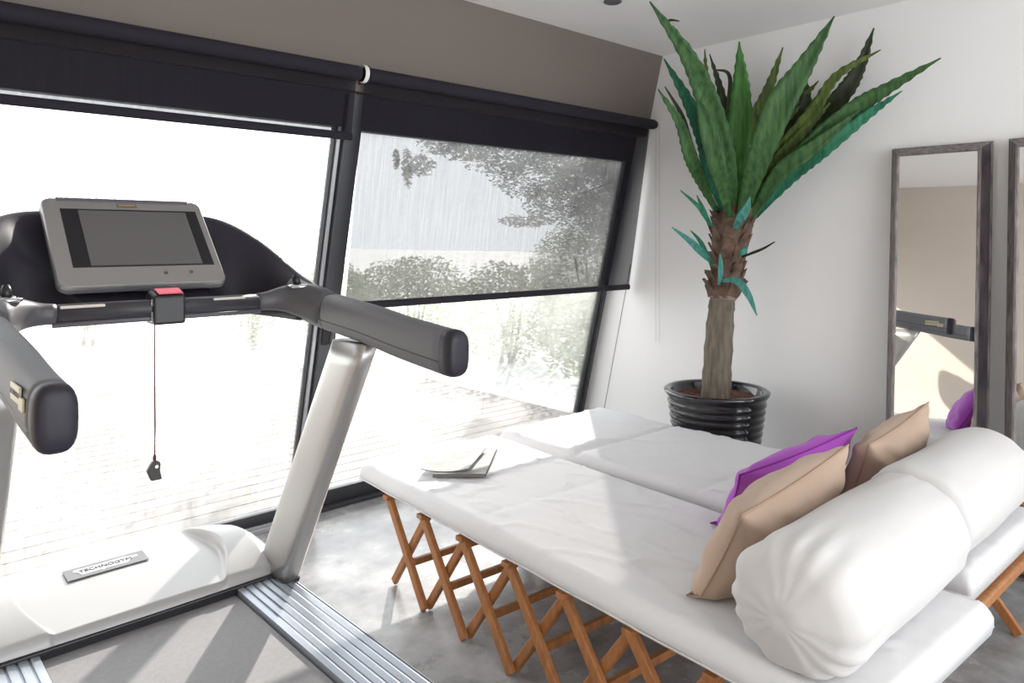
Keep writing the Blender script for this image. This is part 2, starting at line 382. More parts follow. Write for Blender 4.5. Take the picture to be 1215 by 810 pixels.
# ------------------------------------------------------------------ treadmill
TX, TY, TR = .680, 2.30, math.radians(1.0)
T = thing('treadmill', 'large gym treadmill with dark console, silver uprights and white motor cover', 'treadmill', (TX, TY, 0), TR)
# local coordinates: lx across, ly = y - 2.3, z
bm = bmesh.new(); box(bm, (-.44, -1.55, .04), (.44, .60, .165)); obj('deck_frame', bm, M['black'], T, bevel=.01)
bm = bmesh.new(); prof = [(-.282, .172), (-.282, .183), (.282, .183), (.282, .172)]
rings = [[Vector((a, y, b)) for a, b in prof] for y in (-1.52, .22)]; loft(bm, rings); obj('running_belt', bm, M['belt'], T)
for s in (-1, 1):
    bm = bmesh.new(); prof = [(.288, .16)]; n = 6; w = (.462 - .288) / n
    for k in range(n):
        a = .288 + k * w
        prof += [(a + .001, .200), (a + w * .62, .2025), (a + w * .80, .2015), (a + w * .83, .1955), (a + w * .97, .1955)]
    prof += [(.462, .2015), (.472, .195), (.478, .17), (.478, .05), (.44, .04), (.40, .16)]
    loft(bm, [[Vector((s * a, y, b)) for a, b in prof] for y in (-1.55, .27)]); obj('side_rail', bm, M['rail'], T)
for lx in (-.36, .36):
    bm = bmesh.new(); lathe(bm, [(.035, 0), (.04, .01), (.03, .05)], 20); o = obj('foot', bm, M['black'], T, True); o.location = (lx, -1.4, 0)
    bm = bmesh.new(); lathe(bm, [(.035, 0), (.04, .01), (.03, .05)], 20); o = obj('foot', bm, M['black'], T, True); o.location = (lx, .45, 0)
# motor cover
def hoodz(x, v):
    "v 0 rear .. 1 front"
    ax = abs(x)
    z = .228 + .040 * math.sin(v * math.pi * .6) - .11 * max(0, (v - .72) / .28) ** 2.4
    z += .012 * (1 - (ax / .47) ** 2)
    e = .262 + .062 * math.sin(min(1, max(0, v / .80)) * math.pi)       # crescent step
    if ax > e - .02 and v < .82:
        k = min(1, (ax - e + .02) / .016); k = k * k * (3 - 2 * k)
        z += k * .040 * max(0, math.sin(max(0, min(1, (v + .04) / .86)) * math.pi)) ** .7
    if ax > .40: z -= .055 * ((ax - .40) / .07) ** 2
    return z
bm = bmesh.new(); NX, NY = 220, 44; g = []
for i in range(NX + 1):
    x = -.472 + .944 * i / NX; ax = abs(x)
    yf = .60 + .155 * max(0, 1 - (ax / .472) ** 3.2) ** .6 - .10 * (ax / .472) ** 6     # rounded front corners
    if ax > .40: yf -= .16 * ((ax - .40) / .072) ** 2.2
    yr_ = .175 + .01 * (ax / .47) ** 2
    col = []
    for j in range(NY + 1):
        v = j / NY; col.append(bm.verts.new((x, yr_ + (yf - yr_) * v, hoodz(x, v))))
    col.append(bm.verts.new((x, yf + .002, .07)))
    col.insert(0, bm.verts.new((x, yr_ - .004, .19)))
    g.append(col)
for i in range(NX):
    for j in range(len(g[0]) - 1): bm.faces.new((g[i][j], g[i + 1][j], g[i + 1][j + 1], g[i][j + 1]))
for gg in (g[0], g[-1]):
    lowv = [bm.verts.new((v.co.x, v.co.y, .07)) for v in gg]
    for j in range(len(gg) - 1): bm.faces.new((gg[j], gg[j + 1], lowv[j + 1], lowv[j]))
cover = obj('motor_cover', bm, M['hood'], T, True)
bm = bmesh.new(); box(bm, (-.465, .163, .165), (.465, .185, .210)); obj('cover_gap', bm, M['black'], T, bevel=.004)
# badge on the cover
def hood_matrix(cx, v):
    y0, y1 = .175, .74; y = y0 + (y1 - y0) * v; z = hoodz(cx, v); dz = (hoodz(cx, v + .05) - hoodz(cx, v - .05)) / ((y1 - y0) * .1)
    return Matrix.Translation((cx, y, z)) @ Matrix.Rotation(math.atan(dz), 4, 'X')
mt = hood_matrix(-.035, .55)
mt = mt @ Matrix.Rotation(0, 4, 'Z')
bm = bmesh.new(); box(bm, (-.125, -.040, .002), (.125, .040, .0045)); bm.transform(mt)
badge = obj('brand_badge', bm, mat('grey_badge', (.19, .195, .21), .6), cover, bevel=.001)
bm = bmesh.new(); loft(bm, [[Vector((x, y, z)) for x, y in ((-.100, .012), (-.094, .024), (-.02, .022), (.06, .026), (.076, .020), (.100, .018), (.102, .006), (.080, .002), (.062, -.022), (-.006, -.020), (-.014, -.026), (-.024, -.020), (-.078, -.022), (-.088, .004))] for z in (.0042, .0052)])
bm.transform(mt); obj('badge_lozenge', bm, mat('white_lettering', (.60, .60, .60), .6), cover)
text_mesh('badge_lettering', 'TECHNOGYM', .026, mat('grey_lettering', (.045, .047, .055), .7), cover, mt @ Matrix.Translation((-.002, .001, .0060)), .0006)
# uprights
def section_loft(path, n=20, e=.75):
    """path: (x,y,z,width,height) ; section spanned by 'across' (mostly x) and 'up' normal to the path"""
    P = [Vector(p[:3]) for p in path]; rings = []
    for i, p in enumerate(P):
        a = (P[min(i + 1, len(P) - 1)] - P[max(i - 1, 0)]).normalized()
        s = Vector((a.y, -a.x, 0)) if abs(a.z) < .95 else Vector((1, 0, 0)); s.normalize(); u = s.cross(a).normalized()
        rings.append([p + s * q + u * r for q, r in sellipse(path[i][3], path[i][4], e, n)])
    return rings
for s in (-1, 1):
    bm = bmesh.new(); rings = []
    for k in range(13):
        f = k / 12; z = .195 + (1.085 - .195) * f; y = .205 - .535 * f; w = .225 - .03 * f
        rings.append([Vector((s * .452 + q, y + r - q * .0, z)) for q, r in sellipse(.072, w, .52, 40)])
    loft(bm, rings); up = obj('upright', bm, M['post'], T, True)
    bm = bmesh.new(); rings = []
    for z, y, w in ((.190, .21, .238), (.204, .20, .234)):
        rings.append([Vector((s * .452 + q, y + r, z)) for q, r in sellipse(.080, w, .42, 40)])
    loft(bm, rings); obj('upright_seal', bm, M['black'], up, True)
# wing shell behind the console, swooping into both arms
ctrl = [(0, .485, 1.500), (.16, .48, 1.498), (.27, .46, 1.492), (.345, .41, 1.468), (.40, .32, 1.418), (.437, .19, 1.345), (.452, .06, 1.285), (.456, -.06, 1.248)]
half = catmull(ctrl, 28)
full = [(-x * 1.035, y, z) for x, y, z in half[:0:-1]] + half
rings = []
for x, y, z in full:
    f = min(1, max(0, (abs(x) - .30) / .156)); f = f * f * (3 - 2 * f)
    ytop, ztop = y, z
    # inward direction in plan: toward the user in the middle, toward the centre at the ends
    ang = math.radians(90) * min(1, (abs(x) / .456)) ** 3.5
    ix, iy = -math.copysign(math.sin(ang), x) , -math.cos(ang)
    reach = .40 * (1 - f) + .055 * f; zb = 1.19 * (1 - f) + 1.128 * f; zb = min(zb, ztop - .1)
    th = .05
    sec = [(0, ztop), (.06 + .15 * f, ztop - .012 - .02 * (1 - f)), (.16 + .4 * f, ztop - (ztop - zb) * .42), (.50 + .3 * f, ztop - (ztop - zb) * .78), (1, zb + .008), (.9, zb), (.1, zb), (-.08, zb + .012), (-.16, (zb + ztop) / 2), (-.13, ztop - .02), (-.06, ztop - .003)]
    # keep the middle tall: the front face is hollowed behind the display
    rr = []
    for a, zz in sec:
        d = a * reach if a > 0 else a * .26
        rr.append(Vector((x + ix * d, ytop + iy * d, zz)))
    rings.append(rr)
bm = bmesh.new(); loft(bm, rings); o = obj('console_shell', bm, M['shell'], T, True)
md = o.modifiers.new('sub', 'SUBSURF'); md.levels = 1; md.render_levels = 1
# arms
for s in (-1, 1):
    path = [(.452, .06, 1.205, .085, .135), (.453, -.04, 1.187, .088, .125), (.455, -.18, 1.166, .086, .118), (.455, -.40, 1.147, .080, .118), (.453, -.60, 1.124, .075, .120), (.452, -.80, 1.106, .071, .122)]
    pp = [(s * p[0] * (1 - .028 * max(0, min(1, -p[1] / .5)) if s < 0 else 1), p[1], p[2] - (.018 * max(0, min(1, -p[1] / .7)) if s < 0 else 0), p[3], p[4]) for p in catmull(path, 30)]
    bm = bmesh.new(); loft(bm, section_loft(pp, 26, .68)); arm = obj('handrail_arm', bm, M['arm'], T, True)
    e = pp[-1]
    cap = [(e[0], e[1] - d, e[2] - .02 * d, e[3] * k, e[4] * k) for d, k in ((-.002, 1.006), (.020, 1.006), (.032, .975), (.040, .90), (.044, .78), (.046, .4))]
    bm = bmesh.new(); loft(bm, section_loft(cap, 26, .66)); obj('arm_end_cap', bm, M['shell'], arm, True)
    # moulding line along the side and the joint ring
    for side in (-1, 1):
        pts = []
        for p in pp[6:]:
            pts.append((p[0] + side * (p[3] / 2 - .0005) * .985, p[1], p[2] - .022))
        bm = bmesh.new(); tube(bm, pts, .0016, 6); obj('moulding_line', bm, M['black'], arm)
    j = pp[12]; j2 = pp[13]
    ring = [(j[0], j[1], j[2], j[3] * 1.012, j[4] * 1.012), (j[0] + (j2[0] - j[0]) * .12, j[1] + (j2[1] - j[1]) * .12, j[2] + (j2[2] - j[2]) * .12, j[3] * 1.012, j[4] * 1.012)]
    bm = bmesh.new(); loft(bm, section_loft(ring, 26, .68)); obj('joint_ring', bm, M['black'], arm, True)
    # badge on the outer side of the arm
    bx = s * (.452 + .0378) + (.0125 if s < 0 else 0)
    bm = bmesh.new(); box(bm, (bx - .002, -.745, 1.103), (bx + .002, -.655, 1.135)); box(bm, (bx - .0022, -.775, 1.095), (bx + .0018, -.735, 1.119)); obj('arm_badge', bm, M['logo_gold'], arm, bevel=.001)
    mt = Matrix.Translation((bx + s * .0026, -.70, 1.119)) @ Matrix.Rotation(math.radians(90 * s), 4, 'Z') @ Matrix.Rotation(math.radians(90), 4, 'X')
    text_mesh('arm_badge_lettering', 'TECHNOGYM', .0135, M['black'], arm, mt, .0003)
    # flared elbow from the grab bar into the arm
    el = [(s * .283, -.005, 1.197, .056, .056), (s * .320, -.006, 1.199, .060, .062), (s * .362, -.016, 1.203, .074, .082), (s * .402, -.045, 1.202, .090, .106), (s * .432, -.10, 1.192, .094, .118), (s * .450, -.17, 1.172, .084, .118)]
    bm = bmesh.new(); loft(bm, section_loft(catmull(el, 14), 20, .85)); obj('elbow', bm, M['elbow'], T, True)
    # toggle control
    c = Vector((s * .398, -.055, 1.250))
    bm = bmesh.new(); tube(bm, [c + Vector((0, .0, -.015)), c + Vector((0, -.004, .004))], [.021, .019], 18)
    tg = obj('speed_toggle', bm, M['black'], T, True)
    bm = bmesh.new(); tube(bm, [c, c + Vector((0, .010, .022)), c + Vector((0, .014, .032))], [.013, .012, .008], 14); obj('toggle_cap', bm, M['black'], tg, True)
    bm = bmesh.new(); pts = [c + Vector((.030 * math.cos(a), -.006 + .036 * math.sin(a), -.004)) for a in [math.radians(x) for x in range(150, 391, 12)]]
    tube(bm, pts, .006, 8); obj('toggle_ring', bm, M['chrome'], tg, True)
# grab bar
bm = bmesh.new(); tube(bm, [(-.30, -.005, 1.197), (.30, -.005, 1.197)], .0265, 20); gb = obj('grab_bar', bm, M['bar'], T, True)
for x0, x1 in ((-.275, -.165), (.135, .235)):
    bm = bmesh.new(); box(bm, (x0, -.030, 1.2115), (x1, -.016, 1.219)); obj('bar_label', bm, M['label'], gb, bevel=.002)
bm = bmesh.new(); tube(bm, [(-.29, -.012, 1.168), (.29, -.012, 1.168)], .008, 12); obj('bar_cable_guide', bm, M['lip'], gb, True)
# emergency stop
bm = bmesh.new()
prof = [(-.048, 1.150), (.03, 1.150), (.04, 1.235), (.01, 1.250), (-.045, 1.235)]
loft(bm, [[Vector((x, y, z)) for y, z in prof] for x in (-.043, .047)]); es = obj('emergency_stop', bm, M['black'], T, bevel=.008, seg=3)
bm = bmesh.new(); prof = [(-.041, 1.2385), (.006, 1.2515), (.006, 1.2545), (-.041, 1.2415)]
loft(bm, [[Vector((x, y, z)) for y, z in prof] for x in (-.028, .042)]); obj('red_label', bm, M['red'], es, bevel=.002)
for xa in (.047, -.045):
    bm = bmesh.new(); box(bm, (xa, -.03, 1.16), (xa + .002, -.024, 1.225)); obj('chrome_edge', bm, M['chrome'], es)
bm = bmesh.new(); tube(bm, [(-.040, -.045, 1.16), (-.041, -.045, 1.0), (-.040, -.046, .86), (-.041, -.046, .765)], .0022, 8); cd = obj('safety_cord', bm, M['cord'], es)
bm = bmesh.new(); tube(bm, [(-.041, -.046, .775), (-.041, -.046, .765), (-.041, -.046, .752)], [.0035, .005, .003], 8); obj('cord_knot', bm, M['cord'], cd)
bm = bmesh.new()
loft(bm, [[Vector((-.041 + x * 1.1, -.046 + y, z)) for x, z in ((-.012, .748), (-.006, .757), (.008, .757), (.014, .748), (.012, .728), (.017, .702), (-.010, .702), (-.020, .732))] for y in (-.008, .008)])
cl = obj('spring_clip', bm, M['clip'], cd, bevel=.003)
bm = bmesh.new(); tube(bm, [(-.038, -.056, .742), (-.038, -.036, .742)], .005, 10); obj('clip_pivot', bm, M['chrome'], cl)
# display
cw, cl_ = .493, .385
ctr = Vector((0, .285, 1.3875)); tilt = math.atan2(1.525 - 1.25, .27)
# local display frame: X across, Y up the slope, Z out of the face toward the user
cm = Matrix.Translation(ctr) @ Matrix.Rotation(tilt, 4, 'X')
def cbox(name, u0, u1, v0, v1, z0, z1, m, parent, bevel=.003, seg=2):
    bm = bmesh.new(); box(bm, ((u0 - .5) * cw, (.5 - v1) * cl_, z0), ((u1 - .5) * cw, (.5 - v0) * cl_, z1)); bm.transform(cm)
    return obj(name, bm, m, parent, bevel=bevel, seg=seg)
def rrect(w, h, r, n=6):
    out = []
    for cx, cy, a0 in ((w / 2 - r, h / 2 - r, 0), (-w / 2 + r, h / 2 - r, 90), (-w / 2 + r, -h / 2 + r, 180), (w / 2 - r, -h / 2 + r, 270)):
        for k in range(n + 1):
            a = math.radians(a0 + 90 * k / n); out.append((cx + r * math.cos(a), cy + r * math.sin(a)))
    return out
bm = bmesh.new()
rings = [[Vector((x * k, y * k2 + dy, z)) for x, y in rrect(cw, cl_, .028)] for z, k, k2, dy in ((-.055, .86, .84, .01), (-.045, .93, .92, .006), (-.012, 1.0, 1.0, -.003), (.0, 1.0, 1., 0))]
loft(bm, rings); bm.transform(cm); disp = obj('display_housing', bm, M['lip'], T, False, bevel=.003)
bm = bmesh.new(); rings = [[Vector((x * k, y * k, z)) for x, y in rrect(cw, cl_, .028)] for z, k in ((.0, 1.0), (.008, .998), (.014, .985))]
loft(bm, rings); bm.transform(cm); obj('display_bezel', bm, M['silver'], disp, False, bevel=.001)
cbox('display_glass', .10, .95, .13, .80, .0125, .0150, M['black'], disp, .0008)
cbox('display_screen', .20, .875, .15, .785, .0145, .0160, M['screen'], disp, .0005)
cbox('vent_strip', .09, .92, -.005, .045, .004, .0158, M['lip'], disp, .003)
pl = cbox('brand_plate', .44, .565, .058, .105, .013, .0163, mat('bronze_plate', (.22, .17, .10), .4, metal=.4), disp, .001)
text_mesh('brand_plate_lettering', 'TECHNOGYM', .0085, M['label'], disp, cm @ Matrix.Translation(((.5025 - .5) * cw, (.5 - .0815) * cl_, .0168)), .0003)
for u in (.62, .78):
    bm = bmesh.new(); lathe(bm, [(.0065, .0), (.0065, .0025), (.005, .003), (.0045, .001)], 16); bm.transform(cm @ Matrix.Translation(((u - .5) * cw, (.5 - .88) * cl_, .0135))); obj('display_button', bm, M['lip'], disp, True)
bm = bmesh.new(); bm2 = None; box(bm, (-.09, .25, 1.20), (.09, .40, 1.33)); obj('display_mount', bm, M['shell'], T, bevel=.02)

# ------------------------------------------------------------------ folding daybeds
PITCH = .2575
def daybed(ox, oy, rz, label, mlabel, y_near, y_far, width, wrinkle_seed, rail):
    # frame: accordion of crossed slats, local x across (0..width), local y along, origin at window-end near-side foot
    t = thing('folding_daybed', label, 'daybed', (ox, oy, 0), rz, None)
    ntop = 8; ytop = [-.19 - PITCH * i for i in range(ntop)]
    for side, (xa, xb) in enumerate(((.010, .034), (width - .034, width - .010))):
        out, inn = (xa, xb) if side == 0 else (xb, xa)
        for i in range(ntop - 1):
            bm = bmesh.new(); bar(bm, (out, ytop[i] + .006, .362), (out, ytop[i + 1] - .008, .008), .022, .034); obj('leg', bm, M['teak'], t, bevel=.004)
            bm = bmesh.new(); bar(bm, (inn, ytop[i + 1] + .004, .358), (inn, ytop[i] + .004, .010), .022, .034); obj('leg', bm, M['teak'], t, bevel=.008, seg=3)
    for i in range(ntop - 1):
        ym = (ytop[i] + ytop[i + 1]) / 2
        bm = bmesh.new(); bar(bm, (.046, ym, .132), (width - .046, ym, .132), .020, .026, (0, 1, 0)); obj('crossbar', bm, M['teak'], t, bevel=.003)
    for i in range(ntop):
        bm = bmesh.new(); bar(bm, (-.012 if i % 1 == 0 else 0, ytop[i], .360), (width + .012, ytop[i], .360), .036, .018, (0, 1, 0)); obj('top_slat', bm, M['teak'], t, bevel=.003)
    bm = bmesh.new(); bar(bm, (.03, ytop[-1] - rail, .352), (width + .01, ytop[-1] - rail, .352), .045, .032, (0, 1, 0)); obj('end_rail', bm, M['teak'], t, bevel=.006)
    for x in (.02, width - .02):
        bm = bmesh.new(); bar(bm, (x, ytop[-1] + .03, .354), (x, ytop[-1] - rail - .01, .352), .024, .030); obj('side_rail', bm, M['teak'], t, bevel=.005)
    return t
def mattress(ox, oy, rz, label, width, length, z0, z1, seed, folds):
    """soft box with rounded edges; local y runs from 0 (window end) to -length; folds = list of (y, depth)"""
    nx, ny = 44, 150; g = []; bm = bmesh.new()
    def top(x, y):
        ex = min(x, width - x); ey = min(-y, length + y); r = .022
        z = z1
        for e in (ex, ey):
            if e < r: z -= (r - math.sqrt(max(0, r * r - (r - e) ** 2))) * .75
        for fyy, dep in folds: z -= dep * math.exp(-((y - fyy) / .018) ** 2)
        z += .004 * noise.noise(Vector((x * 3 + seed, y * 3, 0))) + .0018 * noise.noise(Vector((x * 14 + seed, y * 7, 3)))
        z += .0045 * (abs(noise.noise(Vector((x * 6 + seed, y * 3.5 + x * 4, 7)))) < .035)
        return z
    sec = []
    for j in range(ny + 1):
        y = -length * j / ny; wob = .004 * noise.noise(Vector((seed, y * 5, 1)))
        ring = []
        k = math.sqrt(max(0, 1 - max(0, 1 - min(-y, length + y) / .03) ** 2)) * .012
        for i in range(nx + 1):
            x = width * i / nx; ring.append(Vector((x + (wob if i in (0, 1) else 0), y, top(x, y))))
        w = .008 + .003 * noise.noise(Vector((seed + 5, y * 9, 2)))
        ring += [Vector((width + w, y, z1 - .04)), Vector((width + w * .8, y, z0 + .015)), Vector((width - .012, y, z0)), Vector((.012, y, z0)), Vector((-w * .8 , y, z0 + .015)), Vector((-w, y, z1 - .04))]
        sec.append(ring)
    loft(bm, sec); o = obj('mattress', bm, M['cotton'], None, True); o.location = (ox, oy, 0); o.rotation_euler = (0, 0, rz)
    # piping seam along the lower edge
    for xx, nm in ((-.0085, 'a'), (width + .0085, 'b')):
        bm = bmesh.new(); tube(bm, [(xx, -length * k / 40, z0 + .012 + .001 * math.sin(k)) for k in range(41)], .003, 6); obj('piping', bm, M['cotton_warm'], o, True)
    return tag(o, label, 'mattress')
RZ1 = -math.radians(3.0)
daybed(1.595, 2.69, RZ1, 'teak accordion daybed frame nearest the treadmill, carrying the newspaper', '', 0, 0, .715, 1, .03)
daybed(2.365, 2.70, -math.radians(.9), 'teak accordion daybed frame beside the plant pot, behind the nearer one', '', 0, 0, .71, 2, .062)
mattress(1.590, 2.715, RZ1, 'long white canvas mattress on the daybed nearest the treadmill', .715, 2.125, .375, .452, 1.3, [(-.80, .003), (-1.35, .0)])
mattress(2.362, 2.70, -math.radians(.9), 'long white canvas mattress on the daybed next to the plant', .735, 2.06, .378, .458, 7.7, [(-.52, .010), (-1.15, .004)])

# bolsters
def bolster(x0, x1, yc, zc, r, label, seed, rz=0, pleated=True):
    bm = bmesh.new(); L = x1 - x0; n = 72; rings = []; N = 60
    for k in range(N + 1):
        f = k / N; x = f * L; e = min(x, L - x); re = .085 if (x < L / 2) == pleated else .045
        rr = r
        if e < re: rr = r * (.40 + .60 * math.sqrt(max(0, 1 - (1 - e / re) ** 2.2)))
        ring = []
        for i in range(n):
            a = 2 * math.pi * i / n
            pleat = 0
            if e < .24: pleat = min(1, (.24 - e) / .18) * (.0055 if pleated and x < .3 else .0015) * math.sin(a * 13 + 2.2 * math.sin(a * 3 + seed) + e * 12)
            q = rr + pleat * (rr / r) + .004 * noise.noise(Vector((x * 4 + seed, math.cos(a) * 2, math.sin(a) * 2)))
            z = q * math.sin(a)
            if z < -r * .80: z = -r * .80 + (z + r * .80) * .35
            ring.append(Vector((x, q * math.cos(a) * 1.03, z)))
        rings.append(ring)
    for sgn, idx in ((-1, 0), (1, -1)):
        base = rings[idx]; c = sum(base, Vector()) / n; extra = []
        for k2, dx in ((.8, .006), (.5, .011), (.2, .012), (.04, .010)):
            extra.append([c + (p - c) * k2 + Vector((sgn * dx, 0, 0)) for p in base])
        if idx == 0: rings = extra[::-1] + rings
        else: rings = rings + extra
    loft(bm, rings); o = obj('bolster_cushion', bm, M['cotton_warm'], None, True); o.location = (x0, yc, zc); o.rotation_euler = (0, 0, rz)
    return tag(o, label, 'bolster', 'white bolsters across the daybeds')
bolster(1.480, 2.245, .765, .452 + .150 * .885, .150, 'nearer of two white bolsters lying across the daybeds, with pleated end', 1.1)
bolster(2.268, 3.03, .780, .458 + .146 * .885, .146, 'farther white bolster across the daybeds, nearest the mirrors', 4.2, 0, False)

# cushions
def pillow(w, h, t, m, ms, label, group, loc, up, nrm, seed, sag=0.):
    "w along X, h along Y, thickness Z, then oriented: local Y -> up, local Z -> nrm"
    N = 44; bm = bmesh.new(); A = []
    def pt(i, j, s):
        u = -1 + 2 * i / N; v = -1 + 2 * j / N
        pin = 1 - .10 * (1 - abs(v) ** 2) * abs(u) ** 3; pin2 = 1 - .10 * (1 - abs(u) ** 2) * abs(v) ** 3
        x = u * w / 2 * pin; y = v * h / 2 * pin2
        th = (max(0, 1 - abs(u) ** 2.4) ** .52) * (max(0, 1 - abs(v) ** 2.4) ** .52)
        z = s * t / 2 * th
        # creases running out of the corners
        cr = .010 * noise.noise(Vector((u * 2.5 + seed, v * 2.5, s))) + .0055 * math.sin(9 * (u - v) + 3 * noise.noise(Vector((u * 2, v * 2, seed)))) * abs(u * v) * 3.0
        cr += .005 * math.sin(10 * (u + v) + seed) * abs(u * v) * 2.4
        z += s * cr * th ** .9
        return Vector((x, y - sag * (1 - u * u) * (v > 0) * v, z))
    top = [[bm.verts.new(pt(i, j, 1)) for j in range(N + 1)] for i in range(N + 1)]
    bot = [[top[i][j] if i in (0, N) or j in (0, N) else bm.verts.new(pt(i, j, -1)) for j in range(N + 1)] for i in range(N + 1)]
    for i in range(N):
        for j in range(N):
            bm.faces.new((top[i][j], top[i + 1][j], top[i + 1][j + 1], top[i][j + 1])); bm.faces.new((bot[i][j + 1], bot[i + 1][j + 1], bot[i + 1][j], bot[i][j]))
    up = Vector(up).normalized(); nrm = Vector(nrm); nrm = (nrm - up * nrm.dot(up)).normalized(); xx = up.cross(nrm)
    MW = Matrix.Translation(loc) @ Matrix((xx, up, nrm)).transposed().to_4x4(); MI = MW.inverted()
    def settle(p, g=.0):
        q = MW @ p
        yc, zc, r = (.765, .452 + .150 * .885, .1575) if q.x < 2.25 else (.780, .458 + .146 * .885, .1535)
        d = math.hypot(q.y - yc, q.z - zc)
        if d < r + g: q.y = yc + (q.y - yc) * (r + g) / d; q.z = zc + (q.z - zc) * (r + g) / d
        q.z = max(q.z, .462 + g if q.x < 2.3 else .467 + g)
        return MI @ q
    for v in bm.verts: v.co = settle(v.co)
    edge = [pt(i, 0, 0) for i in range(N + 1)] + [pt(N, j, 0) for j in range(1, N + 1)] + [pt(i, N, 0) for i in range(N - 1, -1, -1)] + [pt(0, j, 0) for j in range(N - 1, -1, -1)]
    edge = [settle(p, .0015) for p in edge]
    R = Matrix((xx, up, nrm)).transposed().to_4x4()
    o = obj('throw_cushion', bm, m, None, True); o.matrix_world = Matrix.Translation(loc) @ R
    bm = bmesh.new(); tube(bm, edge, .0028, 6, False); pp = obj('piping', bm, ms, o, True)
    return tag(o, label, 'cushion', group)
pillow(.635, .365, .19, M['beige'], M['beige_seam'], 'beige cushion in front, leaning on the nearer white bolster', 'cushions leaning on the bolsters', (1.925, 1.022, .592), (-.07, -.53, 1), (-.05, 1, .45), 1.0)
pillow(.56, .33, .15, M['purple'], M['purple_seam'], 'purple cushion between the two beige ones', 'cushions leaning on the bolsters', (2.32, 1.190, .572), (-.27, -.53, 1), (.18, 1, .45), 5.0)
pillow(.47, .37, .165, M['beige'], M['beige_seam'], 'beige cushion behind the purple one, nearest the mirrors', 'cushions leaning on the bolsters', (2.675, 1.01, .606), (-.17, -.40, 1), (.0, 1, .35), 9.0)

# newspapers on the first mattress
def sheet(name, pts, z, th, curl, label, m, grp=None):
    bm = bmesh.new(); n = 16; g0 = []; g1 = []
    a, b, c, d = [Vector(p) for p in pts]
    for i in range(n + 1):
        r0 = []; r1 = []
        for j in range(n + 1):
            u, v = i / n, j / n; p = a.lerp(b, u).lerp(d.lerp(c, u), v)
            zz = z + curl(u, v); r0.append(bm.verts.new((p.x, p.y, zz))); r1.append(bm.verts.new((p.x, p.y, zz + th)))
        g0.append(r0); g1.append(r1)
    for i in range(n):
        for j in range(n):
            bm.faces.new((g0[i][j], g0[i][j + 1], g0[i + 1][j + 1], g0[i + 1][j])); bm.faces.new((g1[i][j], g1[i + 1][j], g1[i + 1][j + 1], g1[i][j + 1]))
    for i in range(n):
        bm.faces.new((g0[i][0], g0[i + 1][0], g1[i + 1][0], g1[i][0])); bm.faces.new((g0[i + 1][n], g0[i][n], g1[i][n], g1[i + 1][n]))
        bm.faces.new((g0[0][i + 1], g0[0][i], g1[0][i], g1[0][i + 1])); bm.faces.new((g0[n][i], g0[n][i + 1], g1[n][i + 1], g1[n][i]))
    o = obj(name, bm, [m, M['paper_edge']], None)
    for p in o.data.polygons:
        if abs(p.normal.z) < .4: p.material_index = 1
    return tag(o, label, 'newspaper', grp)
zt = .4565
sheet('newspaper', [(1.69, 2.335), (1.845, 2.195), (2.11, 2.43), (1.93, 2.57)], zt + .002, .014, lambda u, v: .002 * math.sin(v * 3), 'thick folded newspaper lying flat on the mattress, underneath the curled one', M['paper'], 'newspapers on the mattress')
sheet('newspaper', [(1.665, 2.385), (1.80, 2.245), (2.04, 2.42), (1.87, 2.56)], zt + .0175, .003, lambda u, v: .035 * (abs(u - .45) ** 2) * 1.4 * (1 - .6 * v) + .008 * v, 'thin white newspaper with curled edges on top of the folded one', M['paper'], 'newspapers on the mattress')

# ------------------------------------------------------------------ mirrors
def mirror(y0, y1, label, grp, yaw=math.radians(3.5)):
    "leaning wall mirror with a frame that slopes back to the glass; y0>y1"
    lean = math.radians(4.1); Hh = 1.842; dp = .068; fw = .047
    t = thing('leaning_mirror', label, 'mirror', (XW - .026 - dp * math.cos(lean) - Hh * math.sin(lean), (y0 + y1) / 2, .003)); t.rotation_euler = (0, lean, yaw)
    w = (y0 - y1) / 2
    prof = [(dp, 0.0), (dp - .010, 0.0), (dp - .016, .006), (.012, fw - .014), (.0, fw - .012), (.0, fw - .004), (.006, fw), (dp, fw)]   # (x, inset)
    C4 = [(w, 0, -1, 1), (-w, 0, 1, 1), (-w, Hh, 1, -1), (w, Hh, -1, -1)]
    rings = [[Vector((a, cy + sy * i, cz + sz * i)) for a, i in prof] for cy, cz, sy, sz in C4]
    for k, nm in enumerate(('frame_bottom', 'frame_side', 'frame_top', 'frame_side')):
        bm = bmesh.new(); loft(bm, [rings[k], rings[(k + 1) % 4]]); o = obj(nm, bm, [M['frame'], M['frame_shaded']], t)
        for p in o.data.polygons:
            if .02 < p.center.x < .05 and nm == 'frame_side' and p.center.y < 0 and p.normal.y < -.3: p.material_index = 1  # side slope turned from the window gets the painted shade
    bm = bmesh.new(); box(bm, (.012, -w + fw - .002, fw - .002), (.018, w - fw + .002, Hh - fw + .002)); obj('mirror_glass', bm, M['mirror'], t)
    return t
mirror(1.345, .932, 'tall leaning mirror with carved dark frame, fully in view beside the plant', 'leaning mirrors')
mirror(.868, .455, 'second leaning mirror cut off by the right edge of the photo', 'leaning mirrors')

